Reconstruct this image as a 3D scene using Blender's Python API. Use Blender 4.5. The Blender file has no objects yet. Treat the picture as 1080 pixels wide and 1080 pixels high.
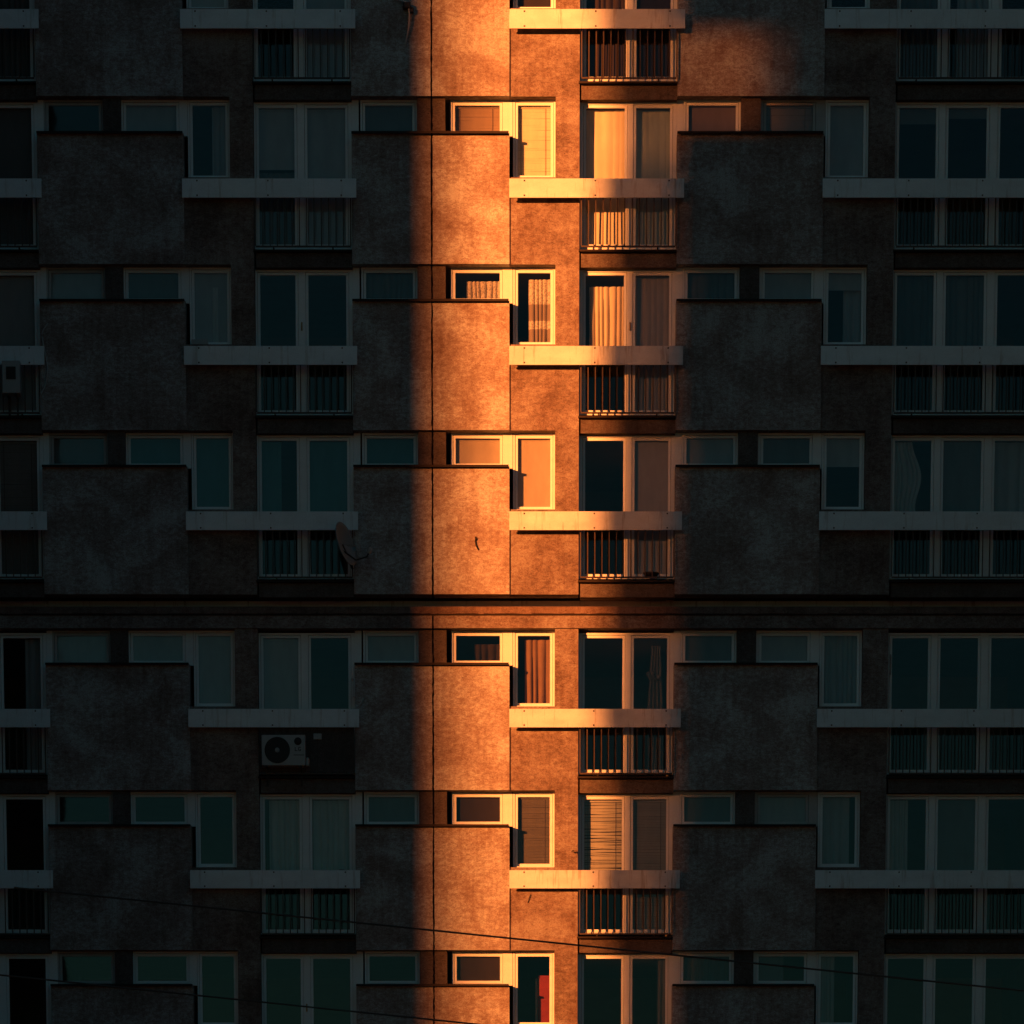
import bpy, math, random
from mathutils import Vector
random.seed(11)
S = bpy.context.scene
COL = S.collection
# ---------------------------------------------------------------- camera
cam = bpy.data.cameras.new("camera"); camo = bpy.data.objects.new("camera", cam); COL.objects.link(camo)
camo.location = (0, -75, 1.6)
camo.rotation_euler = (math.radians(90 - 9.105), 0, 0)
cam.lens = 149.35; cam.sensor_width = 36; cam.shift_y = 1.54413; cam.clip_end = 2000
S.camera = camo
# ---------------------------------------------------------------- light
SX, SZ = 0.75, 0.17                       # sun travels right SX and down SZ per metre of depth
sun_dir = Vector((-SX, -1, SZ)).normalized()   # towards the sun
elev = math.asin(sun_dir.z)
w = bpy.data.worlds.new("World"); S.world = w; w.use_nodes = True
nt = w.node_tree; nt.nodes.clear()
sky = nt.nodes.new('ShaderNodeTexSky'); sky.sky_type = 'NISHITA'; sky.sun_disc = False
sky.sun_elevation = elev; sky.sun_rotation = math.atan2(sun_dir.x, sun_dir.y)
sky.air_density = 1.0; sky.dust_density = 0.6; sky.ozone_density = 3.0
tint = nt.nodes.new('ShaderNodeMix'); tint.data_type = 'RGBA'; tint.blend_type = 'MULTIPLY'
tint.inputs[0].default_value = 1.0; tint.inputs[7].default_value = (0.55, 1.42, 1.34, 1)
bg = nt.nodes.new('ShaderNodeBackground'); bg.inputs[1].default_value = 0.0086
out = nt.nodes.new('ShaderNodeOutputWorld')
nt.links.new(sky.outputs[0], tint.inputs[6]); nt.links.new(tint.outputs[2], bg.inputs[0]); nt.links.new(bg.outputs[0], out.inputs[0])
sd = bpy.data.lights.new("sun", 'SUN'); so = bpy.data.objects.new("sun", sd); COL.objects.link(so)
sd.energy = 5.0; sd.angle = math.radians(0.53); sd.color = (1.0, 0.245, 0.046)
so.rotation_euler = sun_dir.to_track_quat('Z', 'Y').to_euler(); so.location = (-40, -60, 40)
S.view_settings.view_transform = 'Standard'; S.view_settings.look = 'None'
S.view_settings.exposure = 1.72; S.view_settings.gamma = 1

# ---------------------------------------------------------------- helpers
M1 = 0.0160
def X(p): return (p - 540) * M1          # facade grid unit -> metres
def link(o, parent=None):
    COL.objects.link(o)
    if parent is not None: o.parent = parent
    return o
def tag(o, label=None, cat=None, group=None, kind=None):
    if label: o['label'] = label
    if cat: o['category'] = cat
    if group: o['group'] = group
    if kind: o['kind'] = kind
    return o
def empty(name, loc=(0, 0, 0)):
    o = bpy.data.objects.new(name, None); o.location = loc; return link(o)
class MB:
    def __init__(s): s.v = []; s.f = []; s.mi = []; s.sm = []
    def box(s, x0, x1, y0, y1, z0, z1, mi=0):
        if x0 > x1: x0, x1 = x1, x0
        if y0 > y1: y0, y1 = y1, y0
        if z0 > z1: z0, z1 = z1, z0
        n = len(s.v)
        s.v += [(x0,y0,z0),(x1,y0,z0),(x1,y1,z0),(x0,y1,z0),(x0,y0,z1),(x1,y0,z1),(x1,y1,z1),(x0,y1,z1)]
        for q in ((0,3,2,1),(4,5,6,7),(0,1,5,4),(1,2,6,5),(2,3,7,6),(3,0,4,7)):
            s.f.append(tuple(n+i for i in q)); s.mi.append(mi); s.sm.append(False)
        return s
    def quad(s, pts, mi=0):
        n = len(s.v); s.v += [tuple(p) for p in pts]; s.f.append(tuple(range(n, n+len(pts)))); s.mi.append(mi); s.sm.append(False)
        return s
    def grid(s, fn, nu, nv, mi=0, smooth=True):
        n = len(s.v)
        for j in range(nv+1):
            for i in range(nu+1): s.v.append(tuple(fn(i/nu, j/nv)))
        for j in range(nv):
            for i in range(nu):
                a = n+j*(nu+1)+i; s.f.append((a, a+1, a+nu+2, a+nu+1)); s.mi.append(mi); s.sm.append(smooth)
        return s
    def tube(s, pts, r, seg=6, mi=0):
        pts = [Vector(p) for p in pts]; n0 = len(s.v)
        for i, p in enumerate(pts):
            d = (pts[min(i+1, len(pts)-1)] - pts[max(i-1, 0)]).normalized()
            a = d.cross(Vector((0, 0, 1)));
            if a.length < 1e-3: a = d.cross(Vector((0, 1, 0)))
            a.normalize(); b = d.cross(a).normalized()
            for k in range(seg):
                t = 2*math.pi*k/seg; s.v.append(tuple(p + (a*math.cos(t)+b*math.sin(t))*r))
        for i in range(len(pts)-1):
            for k in range(seg):
                s.f.append((n0+i*seg+k, n0+i*seg+(k+1)%seg, n0+(i+1)*seg+(k+1)%seg, n0+(i+1)*seg+k)); s.mi.append(mi); s.sm.append(True)
        s.f.append(tuple(n0+k for k in reversed(range(seg)))); s.mi.append(mi); s.sm.append(False)
        s.f.append(tuple(n0+(len(pts)-1)*seg+k for k in range(seg))); s.mi.append(mi); s.sm.append(False)
        return s
    def lathe(s, c, prof, axis='y', seg=28, mi=0, sy=1.0):
        # prof: list of (radius, offset along axis)
        n0 = len(s.v)
        for r, a in prof:
            for k in range(seg):
                t = 2*math.pi*k/seg
                s.v.append((c[0]+r*math.cos(t)*sy, c[1]+a, c[2]+r*math.sin(t)))
        for i in range(len(prof)-1):
            for k in range(seg):
                s.f.append((n0+i*seg+k, n0+i*seg+(k+1)%seg, n0+(i+1)*seg+(k+1)%seg, n0+(i+1)*seg+k)); s.mi.append(mi); s.sm.append(True)
        return s
    def build(s, name, mats, parent=None, bevel=0):
        me = bpy.data.meshes.new(name); me.from_pydata(s.v, [], s.f)
        if not isinstance(mats, (list, tuple)): mats = [mats]
        for m in mats: me.materials.append(m)
        for p, mi, sm in zip(me.polygons, s.mi, s.sm): p.material_index = mi; p.use_smooth = sm
        me.update()
        o = bpy.data.objects.new(name, me); link(o, parent)
        if bevel:
            b = o.modifiers.new('bevel', 'BEVEL'); b.width = bevel; b.segments = 2; b.limit_method = 'ANGLE'
        return o

# ---------------------------------------------------------------- materials
def mat(name, base, rough=0.7, metallic=0, spec=0.3):
    m = bpy.data.materials.new(name); m.use_nodes = True
    b = m.node_tree.nodes['Principled BSDF']
    b.inputs['Base Color'].default_value = (*base, 1); b.inputs['Roughness'].default_value = rough
    b.inputs['Metallic'].default_value = metallic; b.inputs['Specular IOR Level'].default_value = spec
    return m, m.node_tree, b
def noise(t, vec, scale, detail=4, rough=0.55, dist=0.0):
    n = t.nodes.new('ShaderNodeTexNoise'); n.inputs['Scale'].default_value = scale
    n.inputs['Detail'].default_value = detail; n.inputs['Roughness'].default_value = rough
    n.inputs['Distortion'].default_value = dist; t.links.new(vec, n.inputs['Vector']); return n.outputs['Fac']
def mapping(t, scale, loc=(0,0,0)):
    tc = t.nodes.new('ShaderNodeTexCoord'); mp = t.nodes.new('ShaderNodeMapping')
    mp.inputs['Scale'].default_value = scale; mp.inputs['Location'].default_value = loc
    t.links.new(tc.outputs['Object'], mp.inputs['Vector']); return mp.outputs[0]
def ramp(t, fac, stops):
    r = t.nodes.new('ShaderNodeValToRGB'); e = r.color_ramp.elements
    while len(e) < len(stops): e.new(0.5)
    for el, (p, c) in zip(e, stops):
        el.position = p; el.color = (*c, 1) if isinstance(c, tuple) else (c, c, c, 1)
    t.links.new(fac, r.inputs[0]); return r.outputs[0]
def mixc(t, mode, fac, a, b):
    m = t.nodes.new('ShaderNodeMix'); m.data_type = 'RGBA'; m.blend_type = mode
    if isinstance(fac, (int, float)): m.inputs[0].default_value = fac
    else: t.links.new(fac, m.inputs[0])
    for k, s in ((6, a), (7, b)):
        if isinstance(s, tuple): m.inputs[k].default_value = (*s, 1)
        else: t.links.new(s, m.inputs[k])
    return m.outputs[2]
def math_(t, op, a, b):
    m = t.nodes.new('ShaderNodeMath'); m.operation = op
    for k, s in ((0, a), (1, b)):
        if isinstance(s, (int, float)): m.inputs[k].default_value = s
        else: t.links.new(s, m.inputs[k])
    return m.outputs[0]
def stucco(name, c_dark, c_mid, c_light, seed=0.0, bump=0.5, dirt=0.55):
    m, t, b = mat(name, c_mid, 0.92, 0, 0.15)
    big = noise(t, mapping(t, (0.8, 0.8, 1.0), (seed, 0, seed)), 1.3, 6, 0.6, 0.5)
    mid = noise(t, mapping(t, (1.0, 1.0, 1.7), (seed*2, 1, 3)), 11, 6, 0.72, 0.3)
    fine = noise(t, mapping(t, (1, 1, 1.6)), 38, 3, 0.75)
    grain = noise(t, mapping(t, (1, 1, 1.3)), 75, 2, 0.7)
    col = ramp(t, math_(t, 'ADD', math_(t, 'MULTIPLY', big, 0.5), math_(t, 'MULTIPLY', mid, 0.5)),
               [(0.39, c_dark), (0.49, c_mid), (0.59, c_light)])
    g = ramp(t, fine, [(0.30, (0.55, 0.38, 0.33)), (0.48, (0.97, 0.92, 0.90)), (0.66, (1.18, 1.36, 1.38))])
    col = mixc(t, 'MULTIPLY', 0.8, col, g)
    g2 = ramp(t, grain, [(0.3, 0.70), (0.7, 1.25)])
    col = mixc(t, 'MULTIPLY', 0.5, col, g2)
    vs = noise(t, mapping(t, (7, 7, 0.35), (seed, 1, 4)), 1.6, 4, 0.6)
    col = mixc(t, 'MULTIPLY', 0.35, col, ramp(t, vs, [(0.36, (0.66, 0.58, 0.54)), (0.52, (1, 1, 1))]))
    oi = t.nodes.new('ShaderNodeObjectInfo')
    col = mixc(t, 'MULTIPLY', 1.0, col, ramp(t, oi.outputs['Random'], [(0.0, (0.88, 0.86, 0.85)), (1.0, (1.08, 1.08, 1.07))]))
    # run-off stains and scattered dark pits
    st = noise(t, mapping(t, (3.2, 3.2, 0.9), (seed, 5, 0)), 1.2, 6, 0.7, 0.8)
    col = mixc(t, 'MULTIPLY', dirt*0.7, col, ramp(t, st, [(0.34, (0.62, 0.44, 0.38)), (0.50, (1, 1, 1))]))
    pit = noise(t, mapping(t, (1, 1, 2.4), (9, 2, seed)), 14, 3, 0.6)
    col = mixc(t, 'MULTIPLY', 0.7, col, ramp(t, pit, [(0.29, (0.3, 0.25, 0.22)), (0.35, (1, 1, 1))]))
    t.links.new(col, b.inputs['Base Color'])
    bp = t.nodes.new('ShaderNodeBump'); bp.inputs['Strength'].default_value = bump; bp.inputs['Distance'].default_value = 0.0086
    t.links.new(math_(t, 'ADD', fine, math_(t, 'MULTIPLY', mid, 0.8)), bp.inputs['Height'])
    t.links.new(bp.outputs[0], b.inputs['Normal'])
    return m
def painted(name, base, rough=0.55, var=0.12, spec=0.35, sc=3.0, drips=0):
    m, t, b = mat(name, base, rough, 0, spec)
    a = noise(t, mapping(t, (0.8, 0.8, 1.5)), sc, 5, 0.6)
    g = noise(t, mapping(t, (1, 1, 1)), 60, 3, 0.6)
    c = mixc(t, 'MULTIPLY', 1.0, base, ramp(t, a, [(0.3, 1-var), (0.7, 1+var*0.4)]))
    c = mixc(t, 'MULTIPLY', 1.0, c, ramp(t, g, [(0.3, 0.93), (0.7, 1.03)]))
    if drips:
        dn = noise(t, mapping(t, (9, 9, 0.8)), 1.5, 4, 0.65)
        c = mixc(t, 'MULTIPLY', drips, c, ramp(t, dn, [(0.30, (0.50, 0.42, 0.36)), (0.44, (1, 1, 1))]))
    t.links.new(c, b.inputs['Base Color'])
    return m
M = {}
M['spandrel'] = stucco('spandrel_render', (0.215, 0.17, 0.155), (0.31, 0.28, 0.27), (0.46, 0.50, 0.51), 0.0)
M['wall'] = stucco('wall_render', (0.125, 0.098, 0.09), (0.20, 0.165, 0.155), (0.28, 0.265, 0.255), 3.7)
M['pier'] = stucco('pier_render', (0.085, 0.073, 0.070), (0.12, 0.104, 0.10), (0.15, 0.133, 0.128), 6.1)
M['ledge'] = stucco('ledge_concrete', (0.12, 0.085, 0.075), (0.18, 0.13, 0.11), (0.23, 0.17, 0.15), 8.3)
M['panel'] = painted('parapet_white', (0.76, 0.86, 0.90), 0.5, 0.10, drips=0.5)
M['panel_worn'] = painted('parapet_worn', (0.68, 0.75, 0.78), 0.6, 0.16, drips=0.8)
M['frame'] = painted('frame_white', (0.80, 0.87, 0.88), 0.45, 0.05)
M['frame_grey'] = painted('frame_grey', (0.46, 0.48, 0.48), 0.5, 0.12)
M['metal_dark'] = painted('dark_metal', (0.035, 0.03, 0.028), 0.6, 0.3)
M['bar'] = painted('railing_paint', (0.07, 0.05, 0.042), 0.5, 0.2)
M['flash'] = painted('sheet_flashing', (0.022, 0.014, 0.012), 0.7, 0.4)
M['room'] = painted('room_plaster', (0.16, 0.15, 0.14), 0.9, 0.1)
M['black'] = painted('black_plastic', (0.02, 0.02, 0.02), 0.5, 0.1)
M['sealant'] = painted('joint_sealant', (0.03, 0.02, 0.017), 0.9, 0.4)
M['white_metal'] = painted('white_metal', (0.38, 0.40, 0.40), 0.45, 0.1)
M['blocker'] = painted('blocker_concrete', (0.12, 0.12, 0.12), 0.9, 0.2, 0.1)
M['blocker_glass'] = mat('blocker_glass', (0.02, 0.025, 0.03), 0.1, 0, 0.5)[0]
M['asphalt'] = painted('asphalt', (0.05, 0.05, 0.05), 0.9, 0.3, 0.2)
M['red'] = painted('red_lacquer', (0.17, 0.008, 0.010), 0.5, 0.2)
M['dish'] = painted('dish_grey', (0.16, 0.30, 0.34), 0.6, 0.1)
M['brass'] = painted('dull_brass', (0.4, 0.25, 0.1), 0.4, 0.1)
def glass():
    m = bpy.data.materials.new('window_glass'); m.use_nodes = True; t = m.node_tree; t.nodes.clear()
    o = t.nodes.new('ShaderNodeOutputMaterial'); mx = t.nodes.new('ShaderNodeMixShader')
    tr = t.nodes.new('ShaderNodeBsdfTransparent'); tr.inputs[0].default_value = (0.93, 0.95, 0.94, 1)
    gl = t.nodes.new('ShaderNodeBsdfGlossy'); gl.inputs['Roughness'].default_value = 0.02
    gl.inputs['Color'].default_value = (1.0, 0.88, 0.84, 1)
    nz = t.nodes.new('ShaderNodeTexNoise'); nz.inputs['Scale'].default_value = 1.4; nz.inputs['Detail'].default_value = 1
    tc = t.nodes.new('ShaderNodeTexCoord'); t.links.new(tc.outputs['Object'], nz.inputs['Vector'])
    bp = t.nodes.new('ShaderNodeBump'); bp.inputs['Strength'].default_value = 0.10; bp.inputs['Distance'].default_value = 0.01
    t.links.new(nz.outputs['Fac'], bp.inputs['Height']); t.links.new(bp.outputs[0], gl.inputs['Normal'])
    mx.inputs[0].default_value = 0.045
    t.links.new(tr.outputs[0], mx.inputs[1]); t.links.new(gl.outputs[0], mx.inputs[2]); t.links.new(mx.outputs[0], o.inputs[0])
    return m
M['glass'] = glass()
def cloth(name, base, transl=0.25, weave=60, var=0.15, alpha=1.0, lace=False):
    m = bpy.data.materials.new(name); m.use_nodes = True; t = m.node_tree; t.nodes.clear()
    o = t.nodes.new('ShaderNodeOutputMaterial')
    n = noise(t, mapping(t, (1, 1, 0.35)), 6, 4, 0.6)
    c = mixc(t, 'MULTIPLY', 1.0, base, ramp(t, n, [(0.3, 1-var), (0.7, 1.0)]))
    d = t.nodes.new('ShaderNodeBsdfDiffuse'); t.links.new(c, d.inputs[0])
    tl = t.nodes.new('ShaderNodeBsdfTranslucent'); t.links.new(c, tl.inputs[0])
    mx = t.nodes.new('ShaderNodeMixShader'); mx.inputs[0].default_value = transl
    t.links.new(d.outputs[0], mx.inputs[1]); t.links.new(tl.outputs[0], mx.inputs[2])
    if alpha < 1 or lace:
        tr = t.nodes.new('ShaderNodeBsdfTransparent'); m2 = t.nodes.new('ShaderNodeMixShader')
        if lace:
            v = t.nodes.new('ShaderNodeTexVoronoi'); v.inputs['Scale'].default_value = 38
            t.links.new(mapping(t, (1, 1, 0.8)), v.inputs['Vector'])
            f = ramp(t, v.outputs['Distance'], [(0.25, alpha), (0.55, 1.0)])
            t.links.new(f, m2.inputs[0])
        else: m2.inputs[0].default_value = alpha
        t.links.new(tr.outputs[0], m2.inputs[1]); t.links.new(mx.outputs[0], m2.inputs[2]); t.links.new(m2.outputs[0], o.inputs[0])
    else: t.links.new(mx.outputs[0], o.inputs[0])
    return m
C = {'cream': cloth('cloth_cream', (0.80, 0.76, 0.60)), 'pleat': cloth('cloth_pleat', (0.68, 0.62, 0.50)),
     'orange': cloth('cloth_apricot', (0.52, 0.46, 0.36)), 'terracotta': cloth('cloth_terracotta', (0.42, 0.20, 0.10)),
     'grey': cloth('cloth_grey', (0.44, 0.45, 0.46)), 'dgrey': cloth('cloth_dark_grey', (0.20, 0.205, 0.21)),
     'sage': cloth('cloth_sage', (0.48, 0.60, 0.58)), 'teal': cloth('cloth_teal', (0.10, 0.24, 0.25)),
     'brown': cloth('cloth_brown', (0.26, 0.22, 0.22)), 'white': cloth('cloth_white', (0.60, 0.60, 0.58)),
     'sheer': cloth('cloth_sheer', (0.27, 0.29, 0.30), 0.3, alpha=0.6), 'beige': cloth('cloth_beige', (0.24, 0.16, 0.115)),
     'lace': cloth('cloth_lace', (0.66, 0.64, 0.60), 0.3, alpha=0.5, lace=True), 'veil': cloth('cloth_veil', (0.34, 0.30, 0.27), 0.3, alpha=0.85), 'slat': cloth('blind_slat', (0.30, 0.31, 0.32), 0.05),
     'slatcream': cloth('blind_slat_cream', (0.85, 0.84, 0.66), 0.1), 'slatterra': cloth('blind_slat_terracotta', (0.42, 0.33, 0.24), 0.1),
     'smoke': cloth('cloth_smoke', (0.045, 0.036, 0.033)), 'slatpale': cloth('blind_slat_pale', (0.46, 0.48, 0.44), 0.1), 'slatdark': cloth('blind_slat_dark', (0.13, 0.125, 0.12), 0.05)}

# ---------------------------------------------------------------- storey grid
PITCH = 2.647
LZ = [25.860 - PITCH*k for k in range(4)] + [14.719 - PITCH*k for k in range(3)]   # underside of lintel per storey
D_W, D_PIER, D_F, THICK = 0.03, 0.09, 0.22, 0.36
B = empty('apartment_building', (0, 0, 0))
tag(B, 'orange rendered slab block with white balcony parapets, crossed by one upright strip of sunset light', 'building')

def wob_box(mb, x0, x1, y0, y1, z0, z1, left=False, right=False, seed=0):
    """box whose left or right edge wanders a little, as at a crumbling joint"""
    rnd = random.Random(seed); n = max(2, int((z1-z0)/0.05))
    zs = [z0 + (z1-z0)*i/n for i in range(n+1)]
    L = [x0 + (rnd.uniform(-0.005, 0.008) if left else 0) for _ in zs]
    R = [x1 + (rnd.uniform(-0.008, 0.005) if right else 0) for _ in zs]
    b = len(mb.v)
    for i, z in enumerate(zs): mb.v += [(L[i], y0, z), (R[i], y0, z), (R[i], y1, z), (L[i], y1, z)]
    def F(*q): mb.f.append(q); mb.mi.append(0); mb.sm.append(False)
    for i in range(n):
        a = b+4*i
        F(a, a+1, a+5, a+4); F(a+1, a+2, a+6, a+5); F(a+2, a+3, a+7, a+6); F(a+3, a, a+4, a+7)
    F(b, b+3, b+2, b+1); a = b+4*n; F(a, a+1, a+2, a+3)

# bays (grid units): spandrel x0,x1 ; unit: wall start, door x0,x1, loggia x0,x1, parapet x0,x1
SP = [(-300, -131, None), (45.5, 198, None), (373, 537.3, 456.2), (712, 864.5, None), (1104, 1400, None)]
UN = [dict(n='far left', w0=-131, d=(-127, -82), l=(-57, 45.5), p=(-131, 50.5)),
      dict(n='left', w0=198, d=(201.6, 246), l=(270.5, 373), p=(196.7, 378)),
      dict(n='middle', w0=537.3, d=(541, 585.5), l=(610.3, 712), p=(537.2, 719)),
      dict(n='right', w0=864.5, d=(867, 912), l=(939, 1104), p=(863.2, 1110))]
JOINT = 456.2
for k, L in enumerate(LZ):
    zt, zb = L-0.585, L-PITCH
    top_gap = 0
    for (a, b_, j) in SP:
        mb = MB()
        if j: 
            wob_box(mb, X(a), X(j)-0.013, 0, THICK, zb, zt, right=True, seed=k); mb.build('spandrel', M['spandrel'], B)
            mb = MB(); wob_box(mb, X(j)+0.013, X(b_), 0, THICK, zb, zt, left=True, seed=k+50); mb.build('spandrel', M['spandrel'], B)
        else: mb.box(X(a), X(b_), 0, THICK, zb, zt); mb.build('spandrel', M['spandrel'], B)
        mb = MB(); mb.box(X(a)-0.0, X(b_)-0.012, -0.085, 0.20, zt, zt+0.012)     # folded sheet sill with drip edge
        mb.box(X(a)-0.0, X(b_)-0.012, -0.085, -0.075, zt-0.024, zt-0.001)
        mb.build('sill_flashing', M['flash'], B)
    # piers in the strip of small windows
    for (a, b_, s) in ((114, 132.5, 0), (441, 470.5, 1), (778.5, 799, 0), (-300, -131, 0), (1108, 1400, 0)):
        mb = MB()
        if s:
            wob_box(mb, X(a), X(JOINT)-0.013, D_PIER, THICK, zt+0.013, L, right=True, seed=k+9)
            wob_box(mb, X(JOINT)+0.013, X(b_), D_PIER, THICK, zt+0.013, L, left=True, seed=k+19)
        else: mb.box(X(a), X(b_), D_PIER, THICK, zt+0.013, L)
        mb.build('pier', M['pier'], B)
    for u in UN:
        mb = MB()
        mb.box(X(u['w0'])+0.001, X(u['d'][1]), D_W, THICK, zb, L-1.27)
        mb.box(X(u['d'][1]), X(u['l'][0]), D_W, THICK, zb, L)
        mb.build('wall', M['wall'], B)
        # balcony slab edge and its thin flashing
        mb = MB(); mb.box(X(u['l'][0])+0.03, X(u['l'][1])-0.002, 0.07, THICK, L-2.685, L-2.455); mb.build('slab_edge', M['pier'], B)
        mb = MB(); mb.box(X(u['l'][0])-0.012, X(u['l'][1]), -0.03, THICK-0.1, L-2.454, L-2.425); mb.build('slab_flashing', M['flash'], B)
        # parapet board with its bolts
        mb = MB(); x0, x1 = X(u['p'][0]), X(u['p'][1]); z0, z1 = L-1.643, L-1.342
        mb.box(x0, x1, -0.172, -0.150, z0, z1)
        mb.box(x0, x1, -0.149, -0.125, z1-0.03, z1-0.004); mb.box(x0, x1, -0.149, -0.125, z0+0.004, z0+0.03)
        W_ = x1-x0
        for fx in ((0.25, 1.43, W_-0.25) if u['n'] != 'right' else (0.25, 1.43, 2.66)):
            for zz in (z1-0.035, z0+0.035): mb.box(x0+fx-0.012, x0+fx+0.012, -0.180, -0.172, zz-0.012, zz+0.012, 1)
        mb.build('parapet_board', [M['panel'] if (k*3+len(u['n'])) % 3 else M['panel_worn'], M['metal_dark']], B, bevel=0.003)
        # railing: top rail behind board, uprights, bottom rails
        mb = MB(); a, b_ = X(u['l'][0])+0.03, X(u['l'][1])-0.02
        n = int(round((b_-a)/0.119))
        for i in range(n+1):
            x = a + (b_-a)*i/n
            mb.box(x-0.009, x+0.009, -0.075, -0.057, L-2.375, L-1.40)
        mb.box(a, b_, -0.080, -0.052, L-2.400, L-2.375); mb.box(X(u['w0'])+0.2, b_, -0.082, -0.052, L-1.40, L-1.37)
        for x in (X(u['w0'])+0.25, a+0.02, b_-0.02): mb.box(x-0.02, x+0.02, -0.124, -0.081, L-1.41, z1-0.03)
        for x in (a+0.3, b_-0.3): mb.box(x-0.012, x+0.012, -0.050, 0.15, L-2.424, L-2.40)
        mb.build('railing', M['bar'], B)

# joint filler behind the expansion joint, plain walls round the visible storeys
mb = MB(); mb.box(X(JOINT)-0.03, X(JOINT)+0.03, 0.14, 0.15, 4, 15.05)
mb.build('expansion_joint', M['sealant'], B)
mb = MB(); mb.box(X(JOINT)-0.03, X(JOINT)+0.03, 0.14, 0.15, 15.275, 29); mb.build('expansion_joint', M['sealant'], B)
mb = MB(); mb.box(X(-300), X(1400), 0, 8, 25.86, 31); mb.build('upper_wall', M['spandrel'], B)
mb = MB(); mb.box(X(-300), X(1400), 0, 8, 0, LZ[6]-PITCH-0.04); mb.build('base_wall', M['spandrel'], B)
# ledge between the fourth and fifth storeys in view
zu, zl = LZ[3]-PITCH, LZ[4]
mb = MB(); mb.box(X(-300), X(1400), 0.62, 0.9, zl+0.30, zu); mb.build('recess_wall', M['panel_worn'], B)
for a, b_ in ((-300, JOINT-0.8), (JOINT+0.8, 1400)):
    mb = MB(); mb.box(X(a), X(b_), -0.01, 0.62, zl, 14.925); mb.build('lintel_wall', M['pier'] if 0 else M['wall'], B)
mb = MB(); n = 300
for i in range(n):     # ledge strip with a slightly ragged lower lip
    a = X(-300)+(X(1400)-X(-300))*i/n; b_ = X(-300)+(X(1400)-X(-300))*(i+1)/n
    mb.box(a, b_, -0.05, 0.61, 14.950-random.choice([0, 0, 0.004, 0.008]), 15.062)
mb.build('ledge', M['ledge'], B)
mb = MB(); mb.box(X(-300), X(1400), -0.035, 0.60, 14.926, 14.938); mb.build('ledge_flashing', M['flash'], B)

# ---------------------------------------------------------------- rooms behind the windows
mb = MB()
for k, L in enumerate(LZ):
    mb.box(X(-300), X(1400), THICK+0.001, 5.0, L+0.02, L+0.22)
    zf = L-PITCH
    for p in (-131, 45, 123, 258, 372, 460, 540+58, 712, 789, 925, 1104):
        mb.box(X(p)-0.05, X(p)+0.05, THICK+0.002, 4.99, zf+0.23, L+0.019)
mb.box(X(-300), X(1400), 5.0, 5.1, 5, 27)
mb.box(X(-300), X(1400), THICK+0.001, 5.0, LZ[6]-PITCH+0.02, LZ[6]-PITCH+0.22)
mb.box(X(-300), X(1400), 0.92, 5.0, zl+0.23, zu)
mb.box(X(-300)-0.2, X(-300), 0.1, 5.1, 5, 27); mb.box(X(1400), X(1400)+0.2, 0.1, 5.1, 5, 27)
mb.build('room_walls', M['room'], B)

# ---------------------------------------------------------------- windows
FR, SA = 0.032, 0.042
def win(L, x0, x1, zt, zb, splits=None, post=(0, 0), grey=False, sill=False, dark_sash=False, opened=None):
    """x0,x1 metres; frame mesh is the part, every sash, pane and handle its child"""
    m = M['frame_grey'] if grey else M['frame']
    mb = MB(); y0, y1 = D_F, D_F+0.07
    mb.box(x0, x0+FR+post[0], y0, y1, zb, zt); mb.box(x1-FR-post[1], x1, y0, y1, zb, zt)
    ia, ib = x0+FR+post[0], x1-FR-post[1]
    mb.box(ia, ib, y0, y1, zt-FR, zt); mb.box(ia, ib, y0, y1, zb, zb+FR)
    cells = []; cur = ia
    for s, wd in (splits or []):
        mb.box(s-wd/2, s+wd/2, y0, y1, zb+FR, zt-FR); cells.append((cur, s-wd/2)); cur = s+wd/2
    cells.append((cur, ib))
    if post[0] > 0.05: mb.box(x0+0.07, x0+0.075, y0-0.004, y0, zb, zt)
    if post[1] > 0.05: mb.box(x1-0.085, x1-0.08, y0-0.004, y0, zb, zt)
    if sill: mb.box(x0+0.03, x1-0.01, y0-0.05, y0-0.001, zb+0.0, zb+0.03)
    f = mb.build('window', m, B)
    for ci, (a, b_) in enumerate(cells):
        c, d = zb+FR, zt-FR; g = 0.006
        if opened == ci:
            continue
        mb = MB(); ys, ye = y0+0.015, y1-0.005
        mb.box(a+g, a+g+SA, ys, ye, c+g, d-g); mb.box(b_-g-SA, b_-g, ys, ye, c+g, d-g)
        mb.box(a+g+SA, b_-g-SA, ys, ye, d-g-SA, d-g); mb.box(a+g+SA, b_-g-SA, ys, ye, c+g, c+g+SA)
        mb.build('sash', m, f)
        MB().quad([(a+g+SA-0.01, ys+0.02, c+g+SA-0.01), (b_-g-SA+0.01, ys+0.02, c+g+SA-0.01), (b_-g-SA+0.01, ys+0.02, d-g-SA+0.01), (a+g+SA-0.01, ys+0.02, d-g-SA+0.01)]).build('pane', M['glass'], f)
    return f, cells
ORD = ['top', 'second', 'third', 'fourth', 'fifth', 'sixth', 'bottom']
SEEN = set()
def lab(txt, k, where):
    s = '%s in %s, %s storey' % (txt, where, ORD[k]); assert s not in SEEN, s; SEEN.add(s)
    assert 4 <= len(s.split()) <= 16, s
    return s

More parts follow.
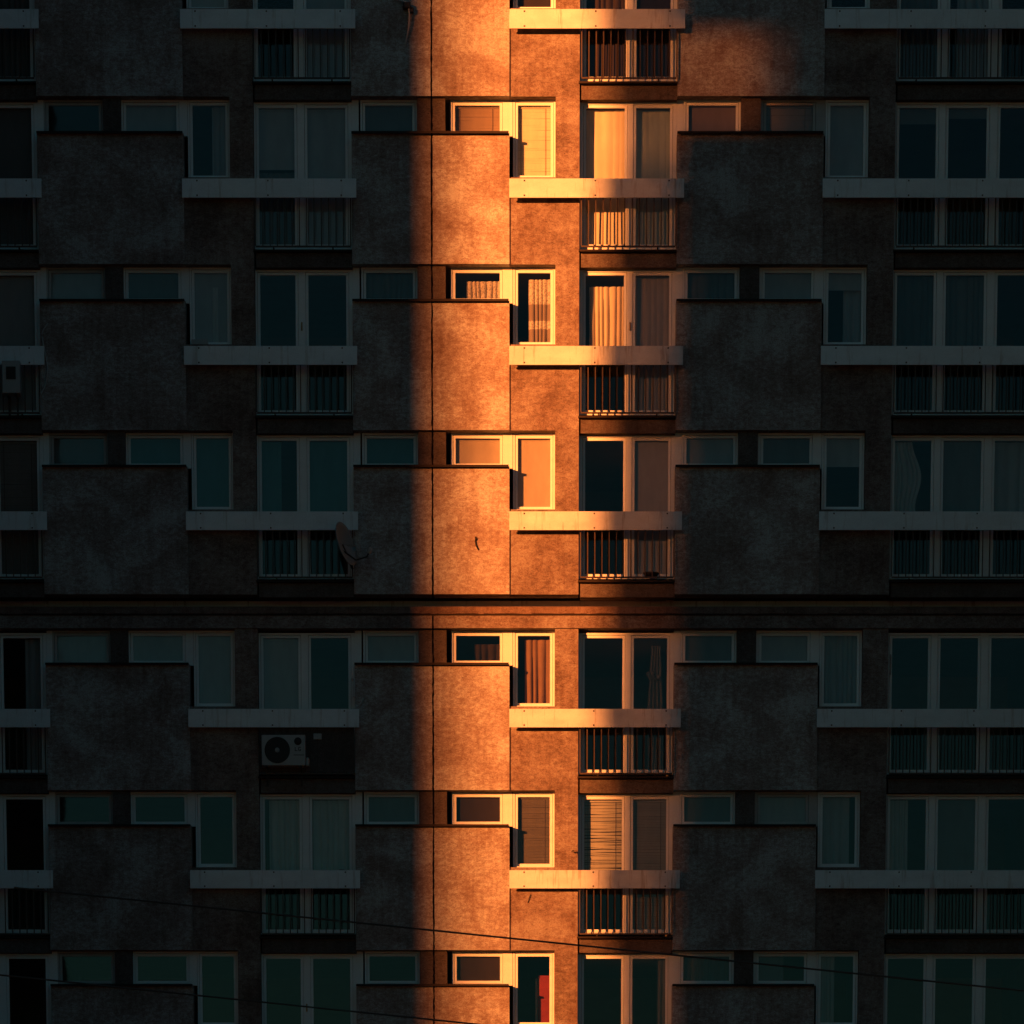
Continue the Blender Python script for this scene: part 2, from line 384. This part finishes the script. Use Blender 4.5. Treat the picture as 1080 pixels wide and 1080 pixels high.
YB = D_F + 0.10
def roller(x0, x1, zt, zb, m, k, where, txt):
    mb = MB(); mb.box(x0, x1, YB, YB+0.006, zb, zt-0.03); mb.box(x0, x1, YB-0.01, YB+0.012, zb-0.02, zb)
    mb.lathe((x0, YB+0.02, zt-0.03), [(0.001, 0), (0.02, 0)]) if 0 else None
    mb.box(x0, x1, YB-0.005, YB+0.04, zt-0.035, zt)
    tag(mb.build('roller_blind', C[m]), lab(txt, k, where), 'blind', 'blinds hanging behind the windows')
def venetian(x0, x1, zt, zb, m, k, where, txt, messy=0.0):
    messy = max(messy, 0.12); rnd = random.Random(k*7+int(x0*10)); root = empty('venetian_blind', ((x0+x1)/2, YB, zt))
    tag(root, lab(txt, k, where), 'blind', 'blinds hanging behind the windows')
    o = root.location
    mb = MB(); mb.box(x0-o.x, x1-o.x, -0.01, 0.03, -0.035, 0); mb.build('head_rail', C[m], root)
    mb = MB(); n = int((zt-zb-0.05)/0.026)
    for i in range(n):
        z = -0.05-0.026*i + rnd.uniform(-1, 1)*0.012*messy; t0 = rnd.uniform(-1, 1)*0.016*messy; t1 = rnd.uniform(-1, 1)*0.018*messy
        sag = 0.010*messy*math.sin(i*0.9)
        a, b_ = x0-o.x+0.004, x1-o.x-0.004; h = 0.011+rnd.uniform(-.3, .3)*0.01*messy; mid = (a+b_)/2
        for (xa, xb, za, zb_) in ((a, mid, z+t0, z+sag), (mid, b_, z+sag, z+t1)):
            mb.quad([(xa, 0.018, za-h), (xb, 0.018, zb_-h), (xb, 0.004, zb_+h), (xa, 0.004, za+h)])
    mb.build('slats', C[m], root)
    mb = MB()
    for fx in (0.12, 0.82): x = x0-o.x+(x1-x0)*fx; mb.box(x-0.003, x+0.003, -0.008, -0.004, -(n*0.026)-0.05, -0.03)
    mb.build('cord', M['bar'], root)
def curtain(x0, x1, zt, zb, m, k, where, txt, folds=None, amp=0.03, y=None, wavy=0.0, aside=0.0, phase=0.0, name='curtain', bands=None):
    y = YB+0.05 if y is None else y
    folds = folds or max(2, int((x1-x0)/0.11)); nv = 24
    rnd = random.Random(int(x0*100)+k*13); ph = [rnd.uniform(-0.6, 0.6) for _ in range(folds+2)]
    def fn(u, v):
        z = zt + (zb-zt)*v
        uu = folds*min(1.0, max(0.0, u + 0.05*math.sin(7*u+ph[0]*5)*math.sin(math.pi*u) + 0.012*math.sin(3*v+u*6)*math.sin(math.pi*u))); i = int(min(uu, folds-1e-6)); off = ph[i]*(1-(uu-i))+ph[i+1]*(uu-i)
        yy = y + amp*math.sin(2*math.pi*uu+off+phase)*(0.5+0.5*v) + 0.006*math.sin(9*v+u*5)
        x = x0+(x1-x0)*u + 0.012*math.sin(2*math.pi*uu*1.0+1.3)
        if aside: x += aside*(x1-x0)*u*(math.sin(math.pi*min(1, v*1.25))**2)*0.55 - aside*(x1-x0)*u*0.35*(1-v)
        if wavy: z += wavy*v*(math.sin(u*6.3+phase)*0.6+math.sin(u*14+phase*2)*0.4)
        return (x, yy, z)
    mb = MB(); mb.grid(fn, folds*8, nv)
    if bands:
        for q in range(len(mb.mi)):
            v = (q//(folds*8)+0.5)/nv; mb.mi[q] = 0 if any(a_ <= v <= b2_ for a_, b2_ in bands) else 1
    o = mb.build(name, [C[m], C['veil']] if bands else C[m]); tag(o, lab(txt, k, where), 'curtain', 'curtains hanging behind the windows')
    return o

NAMES = dict(A='far left small window', Bw='small window beside narrow left window', LD='narrow tall left window',
             Cw='small window left of dark joint', Dw='small window right of dark joint', CD='narrow tall middle window',
             CL='left pane beside light strip', CR='right pane beside light strip', E='small window right of middle glazing',
             F='small window beside narrow right window', RD='narrow tall right window')
for n_, w_ in (('LL', 'far left'), ('L', 'left'), ('R', 'right')):
    for i_, p_ in enumerate(('left', 'right', 'outer') if n_ != 'R' else ('left', 'middle', 'outer')): NAMES[n_+str(i_)] = '%s pane of %s balcony glazing' % (p_, w_)

for k, L in enumerate(LZ):
    R = {}
    zt = L-0.002; zs = L-0.530; zd = L-1.268; zl_, zlb = L-0.040, L-2.36
    def strip(key, a, b_, post=(0, 0), **kw):
        f, c = win(L, X(a), X(b_), zt, zs-0.04, post=post, **kw); R[key] = [(p[0]+0.03, p[1]-0.03, zt-0.07, zs+0.03) for p in c]; return f
    P = 0.10
    g = {0: 0, 1: 0, 2: 0}
    strip('A', 51.5, 114, grey=True); strip('Bw', 132.5, 201.4, post=(0, 0.105))
    strip('Cw', 381.8, 441); strip('Dw', 475.5, 540.6, post=(0, 0.135)); strip('E', 719.2, 778.5); strip('F', 799, 866.8, post=(0.02, 0.125), grey=k in (1, 5))
    for key, u in (('LD', 1), ('CD', 2), ('RD', 3)):
        d = UN[u]['d']; f, c = win(L, X(d[0])+0.002, X(d[1])-0.002, zt, zd, sill=True); R[key] = [(p[0]+0.03, p[1]-0.03, zt-0.07, zd+0.05) for p in c]
    for key, u, post in (('LL', 0, (0, 0.1)), ('L', 1, (0, 0.105)), ('CL', 2, (0.03, 0.09)), ('R', 3, (0, 0.02))):
        l = UN[u]['l']; x0, x1 = X(l[0])+0.003, X(l[1])-0.003
        if key == 'R': sp = [(X(989), 0.11), (X(1042.5), 0.13)]
        elif key == 'CL': sp = [(X(663.5), 0.095)]
        elif key == 'L': sp = [(X(319.5), 0.12)]
        else: sp = [(X(-8), 0.13)]
        xe = x1 + (0.135 if key in ('LL', 'L', 'CL') else 0)
        # the glazing runs on over the end of the neighbouring spandrel as a post
        f, c = win(L, x0, x1, zl_, zlb, splits=sp, post=(post[0], 0.03), opened=None)
        R[key] = [(p[0]+0.03, p[1]-0.03, zl_-0.08, zlb+0.06) for p in c]
        if key != 'R':
            mbp = MB(); mbp.box(x1+0.002, x1+0.115, D_F+0.002, D_F+0.07, zs-0.04, L-0.002); mbp.box(x1+0.055, x1+0.060, D_F-0.003, D_F+0.002, zs-0.04, L-0.002)
            mbp.build('post', M['frame'], B)
        # door handles
        hx = c[0][1]+0.055
        if (k, key) in ((2, 'CL'), (4, 'R'), (2, 'L'), (6, 'L')):
            if key == 'R': hx = c[0][0]+0.02; MB().tube([(hx, D_F-0.02, L-.72), (hx, D_F-0.05, L-.70), (hx, D_F-0.05, L-.42), (hx, D_F-0.02, L-.40)], 0.012).build('handle', M['white_metal'], f)
            else: MB().tube([(hx, D_F+0.0, L-1.0), (hx, D_F-0.03, L-1.0), (hx, D_F-0.03, L-0.88)], 0.012).build('handle', M['brass'], f)
    LZR = R
    def rb(key, i, m, txt, frac=1.0, x=(0, 1), lowered=None):
        if key in ('L', 'R') and k >= 2: frac = min(frac, 0.62)
        a, b_, t, c = R[key][i]; wd = b_-a
        roller(a+wd*x[0], a+wd*x[1], t, t-(t-c)*frac, m, k, NAMES.get(key+str(i) if key in ('LL', 'L', 'R') else key) if key != 'CL' else NAMES['CL' if i == 0 else 'CR'], txt)
    def nm(key, i): return NAMES['CL' if i == 0 else 'CR'] if key == 'CL' else NAMES.get(key+str(i), NAMES.get(key))
    def vb(key, i, m, txt, frac=1.0, messy=0.0):
        a, b_, t, c = R[key][i]; venetian(a, b_, t, t-(t-c)*frac, m, k, nm(key, i), txt, messy)
    def cu(key, i, m, txt, x=(0, 1), top=0.0, bot=1.0, **kw):
        if key in ('L', 'R') and k >= 2: bot = min(bot, 0.62)
        a, b_, t, c = R[key][i]; wd = b_-a; h = t-c
        return curtain(a+wd*x[0], a+wd*x[1], t-h*top, t-h*bot, m, k, nm(key, i), txt, **kw)
    if k == 0:
        rb('LD', 0, 'white', 'pale roller blind fully lowered'); rb('L', 1, 'grey', 'grey roller blind'); rb('CL', 1, 'smoke', 'smoky dark blind')
        cu('CL', 0, 'smoke', 'dark curtain'); rb('CD', 0, 'smoke', 'smoky brown blind'); cu('R', 0, 'dgrey', 'dark curtain'); cu('R', 1, 'grey', 'grey curtain drawn halfway', x=(0.2, 1))
        cu('LL', 1, 'dgrey', 'dark curtain')
    elif k == 1:
        rb('LL', 1, 'dgrey', 'dim grey blind'); rb('Bw', 0, 'grey', 'grey roller blind'); cu('LD', 0, 'grey', 'narrow grey curtain', x=(0.55, 0.95))
        rb('L', 0, 'grey', 'pale half lowered blind', 0.43); rb('L', 1, 'grey', 'grey blind fully lowered'); cu('L', 0, 'dgrey', 'dark curtain', top=0.45, y=YB+0.09)
        rb('Cw', 0, 'dgrey', 'dark grey blind'); vb('Dw', 0, 'slatterra', 'terracotta slatted blind'); vb('CD', 0, 'slatcream', 'glowing cream slatted blind')
        cu('CL', 0, 'cream', 'sunlit cream pleated curtain', folds=5, amp=0.006); cu('CL', 1, 'sage', 'dull sage pleated curtain', folds=5, amp=0.006)
        rb('E', 0, 'brown', 'brown roller blind'); vb('F', 0, 'slat', 'grey slatted blind'); rb('RD', 0, 'grey', 'grey roller blind')
        rb('R', 0, 'dgrey', 'short dark blind rolled up', 0.1); rb('R', 1, 'dgrey', 'short dark blind', 0.06)
    elif k == 2:
        rb('LL', 1, 'grey', 'grey roller blind'); rb('A', 0, 'grey', 'grey roller blind'); rb('Bw', 0, 'dgrey', 'dark blind covering lower half')
        rb('LD', 0, 'grey', 'grey blind with pale strip'); cu('LD', 0, 'white', 'pale narrow curtain strip', x=(0.52, 0.68), top=0.2, folds=2, y=YB-0.02, amp=.01)
        cu('Dw', 0, 'lace', 'white lace curtain', x=(0.25, 1), top=0.28, folds=7, y=YB+0.03)
        cu('CD', 0, 'lace', 'long white lace curtain', x=(0.32, 1), top=0.08, folds=5, y=YB+0.03, bands=[(0, 0.38), (0.62, 0.76)])
        cu('CL', 0, 'pleat', 'sunlit cream pleated curtain', x=(0.10, 1), top=0.07, bot=0.64, folds=7, amp=0.04); cu('CL', 1, 'grey', 'plain grey curtain', folds=5, amp=0.012)
        cu('Cw', 0, 'dgrey', 'dark curtain'); cu('E', 0, 'dgrey', 'dark grey curtain', folds=5); rb('F', 0, 'grey', 'grey roller blind')
        rb('RD', 0, 'grey', 'short grey blind', 0.22); cu('RD', 0, 'grey', 'grey curtain drawn to the right', x=(0.45, 1), top=0.22, y=YB+0.08)
        cu('R', 0, 'sheer', 'sheer curtain with a swag'); cu('R', 1, 'dgrey', 'dark curtain')
    elif k == 3:
        vb('LL', 1, 'slat', 'grey slatted blind'); rb('A', 0, 'dgrey', 'dark blind'); rb('Bw', 0, 'teal', 'teal roller blind'); rb('LD', 0, 'teal', 'teal roller blind')
        rb('L', 0, 'teal', 'teal blind drawn over its left part', x=(0, 0.55)); rb('L', 1, 'teal', 'teal blind fully lowered'); rb('Cw', 0, 'teal', 'teal roller blind')
        rb('Dw', 0, 'orange', 'apricot roller blind'); rb('CD', 0, 'orange', 'glowing apricot roller blind')
        rb('CL', 1, 'grey', 'grey roller blind'); rb('E', 0, 'grey', 'grey roller blind'); rb('F', 0, 'dgrey', 'dark grey blind')
        rb('RD', 0, 'grey', 'grey blind lowered a third', 0.38); cu('R', 0, 'white', 'white curtain tied aside', x=(0, 0.6), aside=0.6, folds=6); rb('R', 1, 'dgrey', 'dark grey blind')
        cu('R', 2, 'grey', 'grey curtain', folds=4)
    elif k == 4:
        cu('LL', 1, 'grey', 'grey curtain bunched to the right', x=(0.55, 1)); rb('A', 0, 'grey', 'grey blind covering lower half'); rb('Bw', 0, 'grey', 'grey roller blind')
        rb('LD', 0, 'grey', 'grey roller blind'); rb('L', 0, 'grey', 'grey roller blind'); rb('Cw', 0, 'grey', 'grey roller blind')
        cu('Dw', 0, 'smoke', 'dark brown curtain', x=(0.4, 1), top=0.2, y=YB+0.3); cu('CD', 0, 'beige', 'beige curtain in deep folds', x=(0.22, 1), top=0.05, folds=4, amp=0.04)
        rb('E', 0, 'dgrey', 'dark grey blind'); rb('F', 0, 'grey', 'grey roller blind'); cu('RD', 0, 'grey', 'grey pleated curtain', folds=6)
        a, b_, t, c = R['CL'][1]; wd = b_-a
        def knot(u, v, a=a, wd=wd, t=t, c=c):
            half = 0.085+0.15*v if v < 0.22 else 0.105+0.03*min(1, (v-0.22)*3)
            x = a+wd*0.66+(u-0.5)*2*half+0.008*math.sin(v*9+u*4)
            return (x, YB+0.06+0.03*math.sin(u*25+v*3)*(1 if v > .3 else .5), t-0.1-(t-0.1-c)*v)
        mb = MB(); mb.grid(knot, 40, 40)
        for j in range(3):
            mb.tube([(a+wd*0.66-0.14+0.085*j+random.uniform(-.02, .02), YB+0.0+0.02*(i % 2), t-0.1-(t-c)*0.22+0.05*math.sin(i+j*2)) for i in range(2)] + [(a+wd*0.66-0.08+0.085*j, YB+0.03, t-0.14-(t-c)*0.24)], 0.035)
        tag(mb.build('curtain', C['sheer']), lab('sheer pale curtain tied in a knot', k, NAMES['CR']), 'curtain', 'curtains hanging behind the windows')
    elif k == 5:
        cu('L', 0, 'white', 'short white curtain with uneven hem', x=(0.12, 1), bot=0.57, wavy=0.07); cu('L', 1, 'white', 'short white curtain with ragged hem', bot=0.55, wavy=0.09, phase=2)
        rb('Cw', 0, 'dgrey', 'dark grey blind'); rb('Dw', 0, 'smoke', 'smoky brown blind'); vb('CD', 0, 'slatdark', 'grey slatted blind')
        vb('CL', 0, 'slatpale', 'crumpled pale slatted blind catching light', 0.62, 0.6); vb('CL', 1, 'slat', 'grey slatted blind')
        rb('E', 0, 'dgrey', 'dark grey blind'); rb('F', 0, 'grey', 'grey roller blind'); cu('RD', 0, 'grey', 'grey curtain', x=(0, 0.8), folds=3)
        cu('R', 0, 'white', 'creased white curtain', x=(0, 0.5), folds=6, wavy=0.03); rb('R', 1, 'dgrey', 'dark grey blind')
    else:
        rb('Dw', 0, 'smoke', 'smoky brown blind'); rb('F', 0, 'dgrey', 'dark grey blind', 1.0, (0, 0.55)); cu('RD', 0, 'grey', 'grey curtain drawn to the left', x=(0, 0.42), folds=3)
        cu('E', 0, 'dgrey', 'dark grey curtain'); cu('CL', 1, 'dgrey', 'dark curtain gathered at right', x=(0.72, 1), aside=-0.3)
        a, b_, t, c = R['CD'][0]
        rt = empty('cabinet', (X(576), 0.75, L-2.4)); tag(rt, 'red lacquered cabinet standing inside the lowest narrow window', 'cabinet')
        mb = MB(); mb.box(-0.13, 0.35, 0, 0.4, 0, 2.05); mb.build('carcass', M['red'], rt, bevel=0.005)
        mb = MB(); mb.box(-0.10, 0.33, -0.022, -0.002, 0.05, 2.0); mb.build('door', M['red'], rt, bevel=0.004)
        mb = MB(); mb.box(-0.17, -0.135, 0.02, 0.38, 0.95, 2.0); mb.build('side_board', C['orange'], rt)

# ---------------------------------------------------------------- things fixed to the facade
def ac_unit(cx, cz, L_, logo=True, narrow=False):
    wd, h, dp = (0.74, 0.50, 0.28) if not narrow else (0.30, 0.52, 0.26)
    rt = empty('air_conditioner', (cx, -0.33, cz)); tag(rt, L_, 'air conditioner')
    mb = MB(); mb.box(-wd/2, wd/2, 0, dp, 0, h); mb.build('casing', M['white_metal'], rt, bevel=0.012)
    if not narrow:
        fx, fz, r = -wd/2+0.265, h/2, 0.215
        mb = MB(); mb.lathe((fx, -0.012, fz), [(r, 0.010), (r, 0), (r-0.012, -0.004), (r-0.02, 0.006)], seg=40)
        mb.lathe((fx, -0.004, fz), [(r-0.018, 0), (0.001, 0)], seg=40); mb.build('fan_opening', M['black'], rt)
        mb = MB()
        for i in range(5):
            mb.lathe((fx, -0.014, fz), [(0.06+0.034*i, 0), (0.064+0.034*i, -0.003), (0.068+0.034*i, 0)], seg=36)
        mb.build('grille', M['metal_dark'], rt)
        mb = MB(); mb.lathe((fx, -0.022, fz), [(0.001, -0.004), (0.035, 0), (0.04, 0.012)], seg=24); mb.build('hub', M['white_metal'], rt)
        # round emblem and two letters beside the fan
        ex, ez = wd/2-0.125, h-0.105
        mb = MB(); mb.lathe((ex, -0.006, ez), [(0.001, -0.001), (0.062, 0), (0.064, 0.006)], seg=28); mb.build('emblem', M['metal_dark'], rt)
        mb = MB(); s = 0.011; z0 = h-0.265; xa = ex-0.052
        for (a, b_, c, d) in ((0, 1, 0, 6), (1, 4, 0, 1)): mb.box(xa+a*s, xa+b_*s, -0.005, -0.0005, z0+c*s, z0+d*s)
        xa += 5.2*s
        for (a, b_, c, d) in ((0, 1, 1, 5), (0.5, 4, 5, 6), (0.5, 4, 0, 1), (3, 4, 1, 3), (2, 3, 2.2, 3)): mb.box(xa+a*s, xa+b_*s, -0.005, -0.0005, z0+c*s, z0+d*s)
        mb.build('lettering', M['metal_dark'], rt)
        mb = MB(); mb.box(wd/2-0.20, wd/2-0.02, -0.006, -0.0005, h-0.335, h-0.325); mb.build('trim_line', M['metal_dark'], rt)
        mb = MB(); mb.box(wd/2+0.001, wd/2+0.06, 0.05, 0.2, 0.0, 0.14); mb.build('valve_cover', M['white_metal'], rt, bevel=0.02)
    else:
        mb = MB(); mb.box(-0.08, 0.08, -0.012, -0.001, 0.22, 0.42); mb.build('grille', M['metal_dark'], rt)
    mb = MB()
    for x in (-wd/2+0.08, wd/2-0.08): mb.box(x-0.015, x+0.015, -0.01, 0.40, -0.03, -0.002); mb.box(x-0.015, x+0.015, 0.30, 0.33, -0.3, -0.031)
    mb.build('bracket', M['metal_dark'], rt)
L4 = LZ[4]
ac_unit(X(298), L4-2.32+0.03, 'white box outdoor unit with one big round fan under the left parapet')
ac_unit(X(16.5), LZ[2]-2.13, 'narrow grey outdoor unit at the far left edge above a balcony rail', narrow=True)
# solid infill sheet behind the fan unit
mb = MB(); l = UN[1]['l']; mb.box(X(l[0])+0.035, X(l[1])-0.025, -0.03, -0.02, L4-2.36, L4-1.41); mb.build('infill_board', M['pier'], B)
mb = MB(); mb.box(X(329), X(338), -0.09, -0.031, L4-1.83, L4-1.73); mb.build('junction_box', M['white_metal'], B, bevel=0.01)

# satellite dish
dz = LZ[3]-1.93; dx = X(360.5)
rt = empty('satellite_dish', (X(373), -0.05, LZ[3]-2.05)); tag(rt, 'grey oval satellite dish seen nearly edge on, on the left balcony rail', 'satellite dish')
def dish(u, v):
    t = 2*math.pi*u; r = 0.36*v; lx, lz = r*math.cos(t)*0.92, r*math.sin(t); dp = 0.10*v*v
    p = Vector((lx, -dp, lz))
    ang = math.radians(64); ca, sa = math.cos(ang), math.sin(ang)
    p = Vector((p.x*ca - p.y*sa, p.x*sa + p.y*ca, p.z)); tl = math.radians(14)
    p = Vector((p.x*math.cos(tl)+p.z*math.sin(-tl)*1, p.y, p.z*math.cos(tl)))
    return (dx-X(373)+p.x, -0.42+p.y, dz-(LZ[3]-2.05)+p.z)
o = MB().grid(dish, 32, 6).build('reflector', M['dish'], rt); sm = o.modifiers.new('thick', 'SOLIDIFY'); sm.thickness = 0.012
ox = dx-X(373); oz = dz-(LZ[3]-2.05)
MB().tube([(ox+0.03, -0.42, oz-0.1), (0.05, -0.40, -0.13), (0.24, -0.42, -0.08), (0.27, -0.42, 0.0)], 0.014).build('feed_arm', M['metal_dark'], rt)
MB().tube([(0.27, -0.42, -0.03), (0.30, -0.44, 0.06)], 0.028, 10).build('receiver', M['white_metal'], rt)
MB().tube([(ox+0.02, -0.40, oz), (-0.05, -0.30, -0.15), (-0.02, -0.06, -0.2)], 0.02).build('mount', M['metal_dark'], rt)
# small fittings and loose wires
def wire(name, pts, r, label, m='metal_dark', cat='wire'):
    P_ = []
    for i in range(len(pts)-1):
        p0, p1, p2, p3 = [Vector(pts[min(max(j, 0), len(pts)-1)]) for j in (i-1, i, i+1, i+2)]
        for s in range(6):
            t = s/6; P_.append(0.5*((2*p1)+(-p0+p2)*t+(2*p0-5*p1+4*p2-p3)*t*t+(-p0+3*p1-3*p2+p3)*t**3))
    P_.append(Vector(pts[-1])); o = MB().tube(P_, r, 5).build(name, M[m]); tag(o, label, cat); return o
def pz(k, dz): return LZ[k]-dz
wire('wire', [(X(54), -0.02, pz(2, 0.95)), (X(48), -0.06, pz(2, 1.13)), (X(51), -0.05, pz(2, 1.45)), (X(53), -0.05, pz(2, 1.7)), (X(50), -0.05, pz(2, 1.95)), (X(44), -0.06, pz(2, 2.13))], 0.012, 'thin pale loose wire hanging beside the narrow outdoor unit', 'frame_grey')
wire('wire', [(X(382.5), -0.01, pz(4, 1.14)), (X(381), -0.05, pz(4, 1.2)), (X(378), -0.12, pz(4, 1.28)), (X(374), -0.16, pz(4, 1.335))], 0.014, 'short bent pale wire at the right end of the left parapet above the round fan', 'frame_grey')
wire('cable', [(X(420), -0.03, pz(0, 1.15)), (X(430), -0.10, pz(0, 1.22)), (X(433.5), -0.09, pz(0, 1.35)), (X(433), -0.06, pz(0, 1.6)), (X(429), -0.03, pz(0, 1.85))], 0.016, 'black cable loop hanging from a bracket at the top edge beside the light', 'frame_grey')
o = MB().box(X(427), X(435), -0.14, -0.001, pz(0, 1.31), pz(0, 1.22)).box(X(433), X(438), -0.10, -0.02, pz(0, 1.37), pz(0, 1.29)).build('bracket', M['black'], bevel=0.01)
tag(o, 'black wall bracket at the top edge carrying the hanging cable', 'bracket')
o = MB().tube([(X(501.5), -0.02, pz(3, 1.72)), (X(501.2), -0.02, pz(3, 1.80)), (X(502), -0.02, pz(3, 1.86)), (X(504.5), -0.015, pz(3, 1.93))], 0.012, 5).tube([(X(501.2), -0.02, pz(3, 1.78)), (X(502.6), -0.03, pz(3, 1.74))], 0.010, 5).build('hook', M['metal_dark'])
tag(o, 'small rusty bent hook sticking out of the sunlit spandrel above the dark ledge', 'hook')
wire('wire', [(X(608.5), 0.0, pz(5, 1.02)), (X(606.8), -0.05, pz(5, 1.04)), (X(605.2), -0.06, pz(5, 1.0)), (X(603.8), -0.05, pz(5, 1.03))], 0.008, 'tiny dark wire stub on the sunlit pier above the lowest whole parapet')
wire('wire', [(X(560), 0.015, pz(5, 1.72)), (X(558), 0.01, pz(5, 1.80)), (X(557), 0.015, pz(5, 1.86))], 0.006, 'thin wire ends dangling under the lowest whole parapet in the light')
o = MB().box(X(203.5), X(221), 0.09, 0.17, pz(2, 1.262), pz(2, 1.175)).box(X(205), X(219.5), 0.085, 0.09, pz(2, 1.25), pz(2, 1.19)).build('box', M['white_metal'], bevel=0.006)
tag(o, 'small pale box lying on the sill of the left narrow window', 'box')
o = MB().box(X(371)-0.0, X(373)+0.01, -0.05, 0.0, pz(4, 1.12), pz(4, 0.86)).tube([(X(371.5), -0.03, pz(4, .86)), (X(370.5), -0.06, pz(4, .83))], 0.02, 6).build('socket_box', M['frame_grey'])
tag(o, 'slim upright fitting on the frame beside the dark pane above the round fan', 'fitting')
# pot plant crumbs / clutter seen behind the railings of the fourth storey
o = MB().lathe((0, 0, 0), [(0.001, 0), (0.001, 0)]); 
rt = empty('bowl', (X(687), 0.05, pz(3, 2.375))); tag(rt, 'shallow dark bowl standing behind the rail of the fourth storey balcony', 'bowl')
mb = MB(); seg = 20
prof = [(0.05, 0.0), (0.09, 0.01), (0.13, 0.06), (0.135, 0.085), (0.12, 0.085), (0.08, 0.02), (0.001, 0.015)]
n0 = 0
for r, h in prof:
    for i in range(seg): t = 2*math.pi*i/seg; mb.v.append((r*math.cos(t), r*math.sin(t)*0.8, h))
for i in range(len(prof)-1):
    for j in range(seg): mb.f.append((i*seg+j, i*seg+(j+1) % seg, (i+1)*seg+(j+1) % seg, (i+1)*seg+j)); mb.mi.append(0); mb.sm.append(True)
mb.build('shell', M['black'], rt)

# ---------------------------------------------------------------- overhead cables in front of the facade
def span(p0, p1, sag, r, label):
    pts = [Vector(p0).lerp(Vector(p1), i/40) - Vector((0, 0, sag*4*(i/40)*(1-i/40))) for i in range(41)]
    o = MB().tube(pts, r, 6).build('overhead_cable', M['bar']); tag(o, label, 'cable', 'cables strung in front of the facade'); return o
def at(px, py, depth):       # point on the vertical plane y = depth met by the sight line
    t0 = math.radians(9.105); f = 149.35/36; r = ((540-py)/1080+1.54413)/f
    dd = 75+depth; dz = dd*(r*math.cos(t0)-math.sin(t0))/(math.cos(t0)+r*math.sin(t0))
    D = dd*math.cos(t0)-dz*math.sin(t0); return Vector(((px-540)/1080/f*D, depth, dz+1.6))
def cable(a, b_, depth, r, label):
    p, q = at(*a, depth), at(*b_, depth); d = q-p
    span(p-d*0.8, q+d*0.8, 0.0, r, label)
cable((400, 975.5), (880, 1024.5), -18, 0.013, 'thin black overhead cable sloping down right below the lowest whole parapet')
cable((55, 1034), (500, 1080), -18.6, 0.012, 'thin black overhead cable crossing the bottom left corner of the view')

# ---------------------------------------------------------------- ground and the unseen blocks added to shape sun and sky light
g = MB().quad([(-400, -400, 0), (400, -400, 0), (400, 400, 0), (-400, 400, 0)]).build('ground', M['asphalt']); tag(g, kind='structure')
def block(x0, x1, y0, y1, h, label, side=None):
    rt = empty('light_blocker', ((x0+x1)/2, (y0+y1)/2, 0)); tag(rt, label, 'building', 'unseen blocks added to shade the facade')
    o = rt.location; mb = MB(); mb.box(x0-o.x, x1-o.x, y0-o.y, y1-o.y, 0, h); mb.build('wall', M['blocker'], rt)
    mb = MB()
    for zi in range(int(h/3)-1):
        nx = int((x1-x0)/3)
        for i in range(nx):
            cx = x0+1.5+i*(x1-x0-2)/max(nx, 1)
            mb.box(cx-o.x, cx+1.3-o.x, y1-o.y, y1-o.y+0.02, 1.5+zi*3, 2.9+zi*3)
    mb.build('windows', M['blocker_glass'], rt); return rt
XL = X(480); XR = X(634)
cL = XL - SX*107; cR = XR - SX*50
block(cL-40, cL, -107, -95, 62, 'unseen concrete block added to cut the sunlight left of the strip')  # out of view, added as the left edge of the sun strip
dimw = X(711)-X(634); xs = cR+dimw
b2 = block(xs+6, -14, -62, -50, 50, 'unseen concrete block with slats added to cut the sunlight right of the strip')  # out of view, added to keep sun off the right side
o = b2.location
# added slats letting weak sun past the strip, closer set below than above
mb = MB(); n = int(dimw/0.1)
for i in range(n):
    x = cR+i*dimw/n
    mb.box(x-o.x, x+dimw/n-0.0115-o.x, -50.06-o.y, -50.05-o.y, 0, 31.0); mb.box(x-o.x, x+dimw/n-0.0165-o.x, -50.06-o.y, -50.05-o.y, 31.01, 50)
mb.build('dim_slats', M['blocker'], b2)
mb = MB(); za, zb2 = 22.75+8.5, 24.25+8.5      # added wall; its slatted opening makes the dim sun patch at upper right
mb.box(xs-o.x, xs+5.999-o.x, -50.3-o.y, -50.0-o.y, 0, za); mb.box(xs-o.x, xs+5.999-o.x, -50.3-o.y, -50.0-o.y, zb2, 50)
mb.box(xs+1.8-o.x, xs+5.999-o.x, -50.3-o.y, -50.0-o.y, za, zb2); mb.build('shade_wall', M['blocker'], b2)
mb = MB()
for i in range(18):
    x = xs+i*0.1; wd = 0.083 if i < 12 else 0.090
    mb.box(x-o.x, x+wd-o.x, -50.06-o.y, -50.05-o.y, za, zb2)
mb.build('patch_slats', M['blocker'], b2)  # added to weaken the sun in that patch
# added bars across the gap weaken the sunbeam, more towards the ground
mb = MB(); z = 14.0
while z < 33.5:
    t = 0.072*max(0.0, min(1.0, (33.5-z)/17.5)); mb.box(cR-9-o.x, cR-o.x, -50.06-o.y, -50.05-o.y, z, z+t); z += 0.2
mb.build('beam_bars', M['blocker'], b2)
block(11.1, 23, -16, -0.2, 34, 'unseen block added to darken the right edge of the facade')  # added out of view to hide sky from the right side
block(-23, -11.1, -9, -0.2, 34, 'unseen block added to darken the left edge of the facade')  # added out of view to hide sky from the left side
